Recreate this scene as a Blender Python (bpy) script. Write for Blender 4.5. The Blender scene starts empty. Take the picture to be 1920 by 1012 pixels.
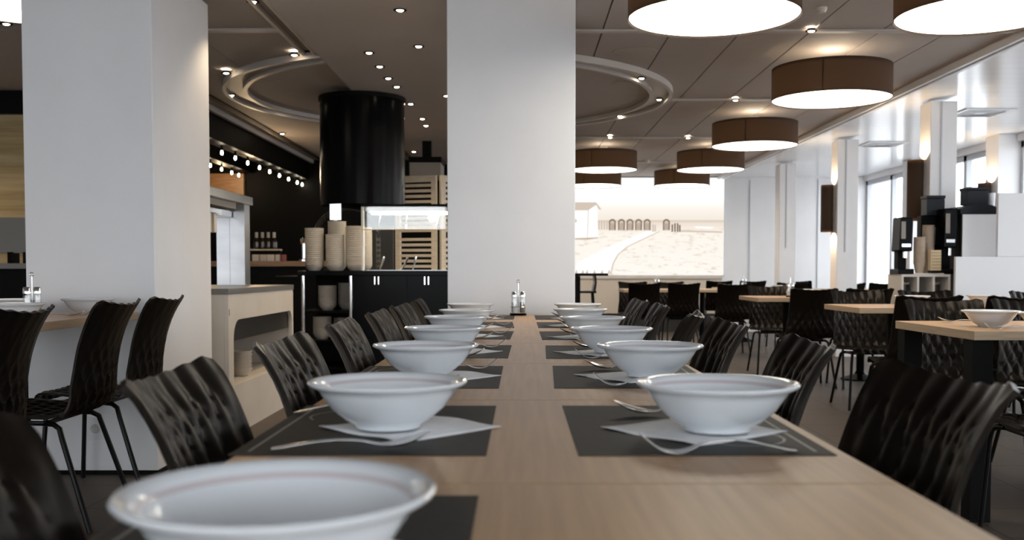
import bpy, math, random
from mathutils import Vector, Matrix
random.seed(7)
R = math.radians
COL = bpy.context.scene.collection
# ------------------------------------------------------------------ camera model
F, PX0, YH, TILT, CZ = 1850.0, 976.0, 508.0, R(2.2), 0.982
CY0 = YH + F*math.tan(TILT)
def at(px, py, Y):
    xc, yc = (px-PX0)/F, (CY0-py)/F
    d = (xc, math.cos(TILT)+yc*math.sin(TILT), -math.sin(TILT)+yc*math.cos(TILT))
    k = Y/d[1]
    return Vector((d[0]*k, Y, CZ+d[2]*k))
def at_z(px, py, z):
    xc, yc = (px-PX0)/F, (CY0-py)/F
    d = (xc, math.cos(TILT)+yc*math.sin(TILT), -math.sin(TILT)+yc*math.cos(TILT))
    k = (z-CZ)/d[2]
    return Vector((d[0]*k, d[1]*k, z))
ORD = ['zeroth','first','second','third','fourth','fifth','sixth','seventh','eighth','ninth','tenth','eleventh','twelfth','thirteenth',
       'fourteenth','fifteenth','sixteenth','seventeenth','eighteenth','nineteenth','twentieth','twenty-first','twenty-second','twenty-third']
# ------------------------------------------------------------------ mesh builder
class MB:
    def __init__(s): s.v=[]; s.f=[]; s.m=[]; s.cur=0
    def add(s, vs, fs):
        b=len(s.v); s.v += [tuple(v) for v in vs]
        for f in fs: s.f.append(tuple(b+i for i in f)); s.m.append(s.cur)
        return s
    def box(s, x0,x1,y0,y1,z0,z1):
        return s.add([(x0,y0,z0),(x1,y0,z0),(x1,y1,z0),(x0,y1,z0),(x0,y0,z1),(x1,y0,z1),(x1,y1,z1),(x0,y1,z1)],
              [(0,3,2,1),(4,5,6,7),(0,1,5,4),(1,2,6,5),(2,3,7,6),(3,0,4,7)])
    def tube(s, pts, r, n=10, caps=True, closed=False):
        pts=[Vector(p) for p in pts]; N=len(pts); rs=r if isinstance(r,(list,tuple)) else [r]*N
        vs=[]; up=None
        for i,p in enumerate(pts):
            if closed: t=(pts[(i+1)%N]-pts[i-1]).normalized()
            else: t=(pts[min(i+1,N-1)]-pts[max(i-1,0)]).normalized()
            if up is None:
                up=Vector((0,0,1)) if abs(t.z)<.9 else Vector((1,0,0))
            a=t.cross(up).normalized(); b=a.cross(t).normalized(); up=b
            for k in range(n):
                an=2*math.pi*k/n; vs.append(p+a*(rs[i]*math.cos(an))+b*(rs[i]*math.sin(an)))
        fs=[]
        for i in range(N if closed else N-1):
            j=(i+1)%N
            for k in range(n):
                k2=(k+1)%n; fs.append((i*n+k,i*n+k2,j*n+k2,j*n+k))
        if caps and not closed: fs += [tuple(range(n))[::-1], tuple((N-1)*n+k for k in range(n))]
        return s.add(vs,fs)
    def lathe(s, prof, n=48, c=(0,0,0), mats=None):
        b=len(s.v); vs=[]
        idx=[]
        for (r,z) in prof:
            if r<1e-6: idx.append([len(vs)]*n); vs.append((c[0],c[1],c[2]+z))
            else:
                idx.append(list(range(len(vs),len(vs)+n)))
                for k in range(n):
                    a=2*math.pi*k/n; vs.append((c[0]+r*math.cos(a),c[1]+r*math.sin(a),c[2]+z))
        s.v+=vs
        for i in range(len(prof)-1):
            for k in range(n):
                k2=(k+1)%n; q=[idx[i][k],idx[i][k2],idx[i+1][k2],idx[i+1][k]]
                o=[]
                for t in q:
                    if t not in o: o.append(t)
                if len(o)>2: s.f.append(tuple(b+t for t in o)); s.m.append(mats[i] if mats else s.cur)
        return s
    def grid(s, rows):
        n=len(rows[0]); vs=[p for r in rows for p in r]; fs=[]
        for i in range(len(rows)-1):
            for k in range(n-1): fs.append((i*n+k,i*n+k+1,(i+1)*n+k+1,(i+1)*n+k))
        return s.add(vs,fs)
    def prism(s, poly, axis, a0, a1):
        # poly of 2D points, extruded along axis ('x': poly=(y,z), 'y': (x,z), 'z': (x,y))
        def p3(p,a): return {'x':(a,p[0],p[1]),'y':(p[0],a,p[1]),'z':(p[0],p[1],a)}[axis]
        n=len(poly); vs=[p3(p,a0) for p in poly]+[p3(p,a1) for p in poly]
        fs=[tuple(range(n))[::-1],tuple(range(n,2*n))]+[(i,(i+1)%n,n+(i+1)%n,n+i) for i in range(n)]
        return s.add(vs,fs)
    def build(s, name, mat, parent=None, smooth=False, bevel=0, loc=None, solid=0, sub=0, rot=None):
        me=bpy.data.meshes.new(name); me.from_pydata(s.v,[],s.f)
        for m in (mat if isinstance(mat,(list,tuple)) else [mat]): me.materials.append(m)
        me.polygons.foreach_set('material_index', s.m)
        import bmesh
        bm=bmesh.new(); bm.from_mesh(me); bmesh.ops.recalc_face_normals(bm,faces=bm.faces); bm.to_mesh(me); bm.free()
        if smooth:
            me.polygons.foreach_set('use_smooth',[True]*len(me.polygons))
            try: me.set_sharp_from_angle(angle=R(40))
            except Exception: pass
        o=bpy.data.objects.new(name,me); COL.objects.link(o)
        if parent: o.parent=parent
        if loc is not None: o.location=loc
        if rot is not None: o.rotation_euler=rot
        if solid:
            md=o.modifiers.new('solid','SOLIDIFY'); md.thickness=solid; md.offset=1
        if sub:
            md=o.modifiers.new('sub','SUBSURF'); md.levels=sub; md.render_levels=sub
        if bevel:
            md=o.modifiers.new('bev','BEVEL'); md.width=bevel; md.segments=2; md.limit_method='ANGLE'
        return o
def tag(o,label,cat,group=None):
    o['label']=label; o['category']=cat
    if group: o['group']=group
    return o
def struct(o): o['kind']='structure'; return o
def thing(name,label,cat,loc=(0,0,0),rz=0,group=None):
    o=bpy.data.objects.new(name,None); COL.objects.link(o); o.location=loc; o.rotation_euler=(0,0,rz); o.empty_display_size=.05
    return tag(o,label,cat,group)
def dup(root,loc,rz=0,label=None,group=None,scale=None):
    def cp(o,par):
        c=o.copy(); COL.objects.link(c); c.parent=par
        for ch in list(o.children): cp(ch,c)
        return c
    r=cp(root,None); r.location=loc; r.rotation_euler=(0,0,rz)
    if label: r['label']=label
    if group: r['group']=group
    return r
class Kind:
    """first placement uses the original itself, later ones copy it"""
    def __init__(s,root): s.root=root; s.used=False
    def place(s,loc,rz,label,group=None):
        if not s.used:
            s.used=True; o=s.root; o.location=loc; o.rotation_euler=(0,0,rz); o['label']=label
            if group: o['group']=group
            return o
        return dup(s.root,loc,rz,label,group)
# ------------------------------------------------------------------ materials
def mat(name,col,rough=.5,metal=0,spec=.5,emit=None,es=0,coat=0):
    m=bpy.data.materials.new(name); m.use_nodes=True; b=m.node_tree.nodes['Principled BSDF']
    b.inputs['Base Color'].default_value=(*col,1); b.inputs['Roughness'].default_value=rough; b.inputs['Metallic'].default_value=metal
    b.inputs['Specular IOR Level'].default_value=spec
    if emit: b.inputs['Emission Color'].default_value=(*emit,1); b.inputs['Emission Strength'].default_value=es
    if coat: b.inputs['Coat Weight'].default_value=coat; b.inputs['Coat Roughness'].default_value=.08
    return m
def nodes(m): return m.node_tree.nodes, m.node_tree.links, m.node_tree.nodes['Principled BSDF']
def noise_col(m,c1,c2,scale=(1,1,1),ns=5,detail=4,lo=.3,hi=.7,bump=0,coord='Object',rough=.5):
    n,l,b=nodes(m)
    tc=n.new('ShaderNodeTexCoord'); mp=n.new('ShaderNodeMapping'); mp.inputs['Scale'].default_value=scale
    nz=n.new('ShaderNodeTexNoise'); nz.inputs['Scale'].default_value=ns; nz.inputs['Detail'].default_value=detail; nz.inputs['Roughness'].default_value=rough
    cr=n.new('ShaderNodeValToRGB'); cr.color_ramp.elements[0].position=lo; cr.color_ramp.elements[1].position=hi
    cr.color_ramp.elements[0].color=(*c1,1); cr.color_ramp.elements[1].color=(*c2,1)
    l.new(tc.outputs[coord],mp.inputs['Vector']); l.new(mp.outputs['Vector'],nz.inputs['Vector'])
    l.new(nz.outputs['Fac'],cr.inputs['Fac']); l.new(cr.outputs['Color'],b.inputs['Base Color'])
    if bump:
        bp=n.new('ShaderNodeBump'); bp.inputs['Strength'].default_value=bump; bp.inputs['Distance'].default_value=.002
        l.new(nz.outputs['Fac'],bp.inputs['Height']); l.new(bp.outputs['Normal'],b.inputs['Normal'])
    return m
M={}
M['wall']=noise_col(mat('white_wall_paint',(.8,.79,.8),.6),(.79,.78,.79),(.83,.82,.83),ns=3,bump=.05)
M['white_gloss']=mat('white_gloss_ceiling',(.80,.81,.83),.18,spec=.5)
M['trim_white']=mat('white_trim',(.6,.58,.56),.4)
M['ceil']=noise_col(mat('ceiling_panel',(.36,.33,.31),.75),(.43,.385,.355),(.46,.41,.38),ns=2)
M['ceil_trim']=mat('ceiling_trim',(.52,.48,.45),.45)
M['ceil_dark']=mat('ceiling_gap',(.05,.045,.04),.8)
M['black']=mat('black_matt',(.003,.003,.003),.55,spec=.10)
M['black_gloss']=mat('black_gloss',(.002,.002,.0025),.22,spec=.07)
M['chair']=mat('black_plastic_shell',(.0055,.0042,.0033),.33,spec=.15)
M['chair'].node_tree.nodes['Principled BSDF'].inputs['Specular Tint'].default_value=(1,.86,.74,1)  # brownish tint puts warm ceiling-lamp light into the shell highlights
M['chair_metal']=mat('black_tube_steel',(.004,.004,.004),.35,spec=.2)
M['oak']=noise_col(mat('oak_tabletop',(.4,.3,.2),.36,spec=.35),(.45,.262,.122),(.62,.385,.195),scale=(34,1.3,34),ns=2.2,detail=6,lo=.25,hi=.75,bump=.1)
M['oak_edge']=noise_col(mat('oak_edge',(.4,.3,.2),.45),(.42,.30,.19),(.50,.37,.25),scale=(3,3,60),ns=3)
M['ceramic']=mat('white_glazed_ceramic',(.73,.765,.80),.12,spec=.5,coat=.3)
M['band']=mat('mauve_rim_band',(.58,.53,.55),.15)
M['mat']=noise_col(mat('charcoal_placemat',(.05,.047,.045),.6,spec=.2),(.030,.027,.026),(.040,.036,.034),ns=60)
M['matline']=mat('placemat_print',(.22,.21,.2),.5)
M['napkin']=noise_col(mat('white_paper_napkin',(.78,.78,.79),.8),(.74,.74,.75),(.82,.82,.83),ns=40,bump=.15)
M['steel']=mat('polished_steel',(.62,.61,.6),.14,metal=1)
M['brushed']=noise_col(mat('brushed_steel',(.5,.5,.5),.34,metal=1),(.56,.56,.58),(.66,.66,.68),scale=(1,1,3),ns=4)
M['chrome']=mat('chrome',(.75,.75,.76),.08,metal=1)
M['shade']=noise_col(mat('brown_fabric_shade',(.05,.03,.02),.8),(.032,.019,.012),(.052,.031,.02),scale=(60,60,60),ns=6,bump=.2)
def translucent(m,col,amt=.5):
    n,l,b=nodes(m); out=n['Material Output']; tr=n.new('ShaderNodeBsdfTranslucent'); tr.inputs['Color'].default_value=(*col,1)
    mx=n.new('ShaderNodeMixShader'); mx.inputs['Fac'].default_value=amt; l.new(b.outputs[0],mx.inputs[1]); l.new(tr.outputs[0],mx.inputs[2]); l.new(mx.outputs[0],out.inputs['Surface'])
translucent(M['shade'],(.011,.0058,.003))
M['shade_in']=mat('shade_lining',(.75,.7,.6),.7)
M['diff']=mat('lamp_diffuser',(.9,.88,.82),.5,emit=(1,.93,.80),es=5.0)
M['bulb']=mat('spot_bulb',(1,1,1),.5,emit=(1,.86,.62),es=30)
M['cream']=noise_col(mat('cream_laminate',(.55,.49,.42),.5),(.60,.54,.47),(.66,.60,.53),ns=4)
M['cream_in']=mat('cabinet_inside',(.5,.48,.46),.6)
M['grey_stone']=mat('grey_worktop',(.17,.165,.16),.3)
M['smoke']=mat('smoked_panel',(.03,.026,.022),.35)
M['woodc']=noise_col(mat('warm_wood_counter',(.3,.17,.08),.45),(.22,.115,.05),(.36,.2,.1),scale=(2,2,20),ns=3)
M['louvre']=noise_col(mat('pale_wood_louvre',(.7,.6,.47),.55),(.62,.52,.39),(.74,.64,.51),scale=(3,3,20),ns=3)
M['stack']=mat('cream_stoneware',(.55,.50,.43),.3)
M['grey']=mat('grey_panel',(.28,.25,.22),.6)
M['cup']=mat('kraft_cup',(.42,.33,.25),.6)
M['white_lam']=mat('white_laminate',(.78,.78,.80),.35)
M['shelfw']=mat('pale_shelf_board',(.62,.56,.50),.5)
M['navy']=mat('dark_blue_plastic',(.007,.009,.013),.4,spec=.2)
M['red']=mat('dark_red_plastic',(.25,.05,.03),.4)
M['amber']=mat('amber_jar',(.25,.10,.03),.25)
M['beige']=noise_col(mat('beige_panel',(.62,.52,.42),.6),(.60,.50,.40),(.65,.55,.45),ns=2)
M['frame']=mat('grey_window_frame',(.55,.57,.6),.4)
M['bottle']=mat('dark_bottle',(.03,.015,.01),.15)
M['label']=mat('bottle_label',(.55,.5,.42),.6)
M['salt']=mat('salt',(.8,.8,.8),.8)
M['pepper']=mat('pepper',(.25,.2,.16),.9)
M['screen']=mat('till_back',(.20,.19,.18),.5)
M['ground']=mat('pale_pavement',(.6,.6,.6),.9)
M['gold']=mat('dotted_carton',(.6,.45,.26),.5)
# floor tiles
fm=mat('floor_tile',(.1,.09,.08),.42,spec=.14); n,l,b=nodes(fm)
tc=n.new('ShaderNodeTexCoord'); br=n.new('ShaderNodeTexBrick'); br.offset=0
br.inputs['Color1'].default_value=(.088,.068,.053,1); br.inputs['Color2'].default_value=(.074,.057,.045,1); br.inputs['Mortar'].default_value=(.028,.024,.02,1)
br.inputs['Scale'].default_value=1; br.inputs['Mortar Size'].default_value=.005; br.inputs['Brick Width'].default_value=.45; br.inputs['Row Height'].default_value=.45
l.new(tc.outputs['Object'],br.inputs['Vector']); l.new(br.outputs['Color'],b.inputs['Base Color']); M['floor']=fm
# glass panes: clear, slightly reflective
def glassmat(name,tint=(1,1,1),refl=.07):
    m=bpy.data.materials.new(name); m.use_nodes=True; n=m.node_tree.nodes; l=m.node_tree.links
    n.remove(n['Principled BSDF']); out=n['Material Output']
    t=n.new('ShaderNodeBsdfTransparent'); t.inputs['Color'].default_value=(*tint,1)
    g=n.new('ShaderNodeBsdfGlossy'); g.inputs['Roughness'].default_value=.03
    mx=n.new('ShaderNodeMixShader'); mx.inputs['Fac'].default_value=refl
    l.new(t.outputs[0],mx.inputs[1]); l.new(g.outputs[0],mx.inputs[2]); l.new(mx.outputs[0],out.inputs['Surface'])
    return m
M['pane']=glassmat('window_glass'); M['shaker']=glassmat('shaker_glass',(.95,.96,.96),.15); M['guard']=glassmat('sneeze_glass',(.97,.97,.95),.10)
# slatted glossy white ceiling
wm=M['white_gloss']; n,l,b=nodes(wm); tc=n.new('ShaderNodeTexCoord'); wv=n.new('ShaderNodeTexWave'); wv.bands_direction='Y'; wv.inputs['Scale'].default_value=1.6
wv.wave_profile='SAW'; cr=n.new('ShaderNodeValToRGB'); cr.color_ramp.elements[0].position=.0; cr.color_ramp.elements[1].position=.05
cr.color_ramp.elements[0].color=(.55,.56,.58,1); cr.color_ramp.elements[1].color=(.80,.81,.83,1)
l.new(tc.outputs['Object'],wv.inputs['Vector']); l.new(wv.outputs['Fac'],cr.inputs['Fac']); l.new(cr.outputs['Color'],b.inputs['Base Color'])
# warm ribbed glass tile wall
tm=mat('warm_tile',(.5,.38,.2),.25); noise_col(tm,(.30,.215,.10),(.46,.35,.19),scale=(1,1,14),ns=1.6,detail=5,bump=.3); M['tile']=tm
# ------------------------------------------------------------------ the setting
ZC=2.505
XE=3.23
struct(MB().box(-6.2,6,-3.2,16.2,-.1,0).build('floor',M['floor']))
struct(MB().box(-30,60,-40,70,-.3,-.15).build('ground',M['ground']))
# ceiling: plain part, gridded part with real gaps, white glossy part
mb=MB(); mb.box(-6.2,XE,-3.2,16.2,ZC+.03,ZC+.15)
seamx=[.52,.963,1.405,1.848,2.29,2.733,3.17]; ribs=[-1.14,1.34,3.82,6.30,8.80,11.28,13.78]
ys=[-3.2]+ribs+[16.2]
for i in range(len(ys)-1):
    y0,y1=ys[i]+.006,ys[i+1]-.006
    for a,c in zip([.07]+seamx[:-1],seamx): mb.box(a+.005,c-.005,y0,y1,ZC,ZC+.031)
    mb.box(-1.38,.065,y0,y1,ZC,ZC+.031)
    for a,c in ((-6.2,-4.3),(-4.29,-2.85),(-2.84,-2.10),(-2.095,-1.52)):
        if y0>8.0 and c<-2.8: continue
        if y0<8.0<y1+.9 and c<-2.8: mb.box(a,c,y0,min(y1,8.4),ZC,ZC+.031)
        else: mb.box(a,c,y0,y1,ZC,ZC+.031)
struct(mb.build('ceiling',M['ceil']))
struct(MB().box(XE+.02,6,-3.2,16.2,ZC-.005,ZC+.15).build('ceiling',M['white_gloss']))
struct(MB().box(-6.2,-2.85,8.4,16.2,ZC-.012,ZC+.028).build('ceiling',M['black']))
for y in ribs: struct(MB().box(1.32 if 8<y<9 else .26,3.15,y-.03,y+.03,ZC-.016,ZC-.001).build('trim_1',M['ceil_trim'],bevel=.004))
struct(MB().box(-2.9,-1.52,6.24,6.30,ZC-.02,ZC-.001).build('trim_2',M['ceil_trim'],bevel=.004))
struct(MB().box(-1.42,-1.376,-3,6.88,ZC-.04,ZC+.03).build('trim_3',M['ceil_trim'],bevel=.004))
struct(MB().box(-1.525,-1.50,-3,6.95,ZC-.022,ZC+.03).build('trim_4',M['ceil_trim'],bevel=.004))
struct(MB().box(-1.50,-1.42,-3,6.9,ZC+.005,ZC+.03).build('trim_5',M['grey']))
struct(MB().box(XE-.06,XE-.03,-3.2,16,ZC-.05,ZC+.05).build('trim_6',M['white_lam'],bevel=.004))
struct(MB().box(XE-.03,XE+.01,-3.2,16,ZC-.02,ZC+.05).build('trim_7',M['ceil_dark']))
struct(MB().box(XE+.01,XE+.05,-3.2,16,ZC-.045,ZC+.05).build('trim_8',M['white_lam'],bevel=.004))
struct(MB().box(-2.88,-2.84,8.4,15,ZC-.05,ZC+.02).build('trim_9',M['ceil_trim']))
struct(MB().box(-2.74,-2.68,8.0,15,ZC-.012,ZC+.001).build('trim_10',M['ceil_dark']))
# the big round feature in the ceiling
RC=(-.60,8.60)
def ringmesh(r0,r1,z0,z1,n=128): return MB().lathe([(r0,z0),(r1,z0),(r1,z1),(r0,z1),(r0,z0)],n,(RC[0],RC[1],0))
struct(ringmesh(0.001,1.70,ZC-.014,ZC-.004).build('ceiling',M['ceil'],smooth=True))
struct(ringmesh(1.70,1.735,ZC-.05,ZC-.003).build('trim_11',M['ceil_trim'],smooth=True))
struct(ringmesh(1.735,1.865,ZC-.02,ZC-.003).build('trim_12',M['ceil_trim'],smooth=True))
struct(ringmesh(1.865,1.895,ZC-.05,ZC-.003).build('trim_13',M['ceil_trim'],smooth=True))
struct(MB().box(-1.375,.25,-3.2,16.1,ZC-.056,ZC-.0505).build('ceiling',M['ceil']))
struct(MB().box(-1.42,-1.376,10.35,15,ZC-.04,ZC+.03).build('trim_22',M['ceil_trim'],bevel=.004))
struct(MB().box(-1.525,-1.50,10.35,15,ZC-.022,ZC+.03).build('trim_23',M['ceil_trim'],bevel=.004))
# pillars
def pillar(x0,x1,y0,y1,m='wall',name='pillar'): return struct(MB().box(x0,x1,y0,y1,0,ZC-.03).build(name,M[m],bevel=.004))
pillar(-.396,.296,5.36,6.05)
pillar(-2.375,-1.755,4.74,5.60)
struct(MB().box(-2.385,-1.745,4.73,5.61,0,.02).build('pillar_foot_shade',M['black']))  # black strip standing in for the shade at the pillar foot
for y in (3.72,6.22,8.74,11.28,13.8):
    if y>8: pillar(3.61,3.845,y,y+.235)
    if y>8: struct(MB().box(3.70,3.712,y-.008,y,1.2+.1*(y>12),ZC-.03).build('trim_14',M['frame']))
# window wall
XW=5.5
pi=[-1.1+2.45*k for k in range(-1,8)]
mbw=MB(); mbw.box(XW,XW+.2,-3.2,16.2,0,.45).box(XW,XW+.2,-3.2,16.2,2.42,ZC+.1)
struct(mbw.build('wall_right',M['wall']))
for y in pi: struct(MB().box(XW-.2,XW+.2,y-.15,y+.15,0,ZC-.006).build('pier',M['wall']))
for k in range(len(pi)-1):
    y0,y1=pi[k]+.151,pi[k+1]-.151
    w=MB()
    for (a,c,e,g) in ((y0,y0+.06,.452,2.418),(y1-.06,y1,.452,2.418),((y0+y1)/2-.04,(y0+y1)/2+.04,.452,2.418)): w.box(XW+.05,XW+.12,a,c,e,g)
    w.box(XW+.05,XW+.12,y0,y1,.452,.52).box(XW+.05,XW+.12,y0,y1,2.35,2.418)
    fo=struct(w.build('window_%d'%(k+1),M['frame']))
    MB().box(XW+.08,XW+.09,y0+.02,y1-.02,.48,2.40).build('pane',M['pane'],fo)
# far wall, right of the picture
struct(MB().box(-.15,6,16.0,16.2,0,ZC+.1).build('wall_far',M['wall']))
struct(MB().box(-.15,3.25,15.93,16.0,.30,.90).build('trim_15',M['beige']))
struct(MB().box(-.15,3.25,15.90,16.0,.86,.905).build('trim_16',M['cream'],bevel=.004))
struct(MB().box(-.15,3.25,15.94,16.0,0,.29).build('baseboard_far',M['smoke']))
for x in (3.70,4.25,4.8): struct(MB().box(x,x+.012,15.985,16.0,.1,2.45).build('trim_17',M['frame']))
# kitchen shell
struct(MB().box(-6.2,-.15,13.6,13.8,0,ZC+.1).build('wall_kitchen',M['black']))
struct(MB().box(-.35,-.15,13.8,16.2,0,ZC+.1).build('wall_return',M['wall']))
struct(MB().box(-6.4,-6.2,-3.2,16.2,0,ZC+.1).build('wall_left',M['wall']))
struct(MB().box(-6.2,-3.55,8.45,8.6,0,ZC-.02).build('wall_servery',M['tile']))
struct(MB().box(-6.2,-3.5,8.38,8.45,2.31,ZC-.002).build('trim_18',M['black']))
struct(MB().box(-3.05,-2.9,8.62,13.55,2.23,ZC-.02).build('trim_19',M['black']))
struct(MB().box(-3.80,-3.66,8.62,13.55,2.32,ZC-.02).build('trim_20',M['black']))
struct(MB().box(-4.5,-3.78,13.52,13.6,2.02,2.31).build('trim_21',M['woodc']))
# back wall behind the viewpoint, with wide windows
mbw=MB(); mbw.box(-6.2,6,-3.4,-3.2,0,.3).box(-6.2,6,-3.4,-3.2,2.45,ZC+.1)
struct(mbw.build('wall_back',M['wall']))
for k in range(5):
    x0=-6.2+k*2.44; w=MB(); w.box(x0,x0+.14,-3.4,-3.2,.3,2.45)
    w.box(x0+2.3,x0+2.44,-3.4,-3.2,.3,2.45)
    fo=struct(w.build('window_%d'%(20+k),M['frame'])); MB().box(x0+.14,x0+2.3,-3.31,-3.30,.3,2.45).build('pane',M['pane'],fo)
# ------------------------------------------------------------------ mural: a backlit beach photograph
def mural():
    t=thing('mural_lightbox','large backlit sepia mural of a beach with huts along a sandy path','mural',(0,15.97,0))
    def emis(name,c,s=1.0):
        m=mat(name,(0,0,0),.6,spec=.1,emit=c,es=s); return m
    ES=.60
    m=emis('mural_print',(1,1,1),ES); n,l,b=nodes(m)
    tc=n.new('ShaderNodeTexCoord'); sp=n.new('ShaderNodeSeparateXYZ'); l.new(tc.outputs['Object'],sp.inputs[0])
    cr=n.new('ShaderNodeValToRGB'); mr=n.new('ShaderNodeMapRange'); mr.inputs['From Min'].default_value=.9; mr.inputs['From Max'].default_value=2.5
    l.new(sp.outputs['Z'],mr.inputs['Value']); l.new(mr.outputs[0],cr.inputs['Fac'])
    el=cr.color_ramp.elements; el[0].position=0; el[0].color=(.95,.9,.84,1); el[1].position=1; el[1].color=(1,1,1,1)
    for p,c in ((.43,(.92,.86,.78)),(.535,(.80,.70,.60)),(.56,(.62,.54,.46)),(.565,(.85,.77,.68)),(.68,(.92,.86,.79)),(.76,(1,.99,.97))):
        e=el.new(p); e.color=(*c,1)
    nz=n.new('ShaderNodeTexNoise'); nz.inputs['Scale'].default_value=5; nz.inputs['Detail'].default_value=8; nz.inputs['Roughness'].default_value=.75
    mp=n.new('ShaderNodeMapping'); mp.inputs['Scale'].default_value=(1,1,3.5); l.new(tc.outputs['Object'],mp.inputs[0]); l.new(mp.outputs[0],nz.inputs['Vector'])
    r2=n.new('ShaderNodeValToRGB'); r2.color_ramp.elements[0].position=.32; r2.color_ramp.elements[1].position=.47
    r2.color_ramp.elements[0].color=(.66,.57,.48,1); r2.color_ramp.elements[1].color=(1,1,1,1); l.new(nz.outputs['Fac'],r2.inputs['Fac'])
    gt=n.new('ShaderNodeMath'); gt.operation='LESS_THAN'; gt.inputs[1].default_value=1.66; l.new(sp.outputs['Z'],gt.inputs[0])
    mx=n.new('ShaderNodeMix'); mx.data_type='RGBA'; mx.blend_type='MULTIPLY'; l.new(gt.outputs[0],mx.inputs['Factor'])
    l.new(cr.outputs[0],mx.inputs['A']); l.new(r2.outputs[0],mx.inputs['B']); l.new(mx.outputs['Result'],b.inputs['Emission Color'])
    mats=[m,emis('mural_white',(1,1,.98),ES),emis('mural_brown',(.20,.14,.10),ES),emis('mural_tan',(.55,.45,.36),ES),emis('mural_grey',(.62,.52,.43),ES)]
    q=MB(); q.box(-.14,3.28,-.02,0,.915,2.48)
    def poly(pts,mi,dy):
        q.cur=mi; vs=[]
        for (px,py) in pts: vs.append(((px-976)*.00863,-.02-dy,.975+(508-py)*.00863))
        q.add(vs,[tuple(range(len(vs)))])
    # path
    poly([(1232,433),(1212,433),(1180,446),(1140,462),(1085,490),(1076,513),(1142,513),(1147,492),(1156,476),(1175,460),(1205,446)],1,.002)
    for a,bq in (((1235,433),(1205,447)),((1205,447),(1176,461)),((1176,461),(1158,476)),((1158,476),(1149,492)),((1149,492),(1144,513))):
        poly([a,(a[0]+1.6,a[1]+.6),(bq[0]+1.6,bq[1]+.6),bq],3,.003)
    # big hut
    poly([(1066,392),(1102,392),(1119,382),(1121,444),(1100,448),(1066,446)],1,.003)
    poly([(1066,379),(1117,379),(1127,392),(1123,393),(1117,384),(1102,394),(1066,394)],4,.004)
    poly([(1102,393),(1103.2,393),(1101.5,447),(1100.5,447)],3,.005)
    poly([(1066,446),(1121,444),(1121,446),(1100,449),(1066,448)],3,.004)
    poly([(1076,408),(1082,413),(1076,420)],3,.005)
    # row of beach cabins
    for x in (1141,1158,1174,1190,1206,1242):
        w=13; a=[(x,431),(x,416)]+[(x+w/2-w/2*math.cos(k*math.pi/8),416-6*math.sin(k*math.pi/8)) for k in range(1,8)]+[(x+w,416),(x+w,431)]
        poly(a,2,.003)
        a=[(x+2.5,431),(x+2.5,417)]+[(x+w/2-4*math.cos(k*math.pi/8),417-4*math.sin(k*math.pi/8)) for k in range(1,8)]+[(x+w-2.5,417),(x+w-2.5,431)]
        poly(a,4,.004)
        for k in (4,6.5,9): poly([(x+k,418),(x+k+.8,418),(x+k+.8,431),(x+k,431)],2,.005)
    for x in (1121,1126,1131,1136): poly([(x,414),(x+3,414),(x+3,430),(x,430)],4,.003)
    for x,h in ((1222,420),(1226,421),(1258,420),(1263,418),(1268,418),(1272,421)): poly([(x,h),(x+3,h),(x+3,434),(x,434)],2 if x>1250 else 4,.003)
    poly([(1275,431),(1353,433),(1353,436),(1275,434)],4,.002)
    poly([(1300,424),(1340,425),(1330,428),(1305,427)],1,.002)
    # dark grass tufts along the bottom
    for x in (1078,1090,1098,1112,1126,1139):
        poly([(x,511),(x+3,504),(x+5,512)],3,.004)
    q.build('print',mats,t)
    MB().box(-.15,3.29,0,.028,.9,2.49).build('case',M['frame'],t)
    return t
mural()
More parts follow.
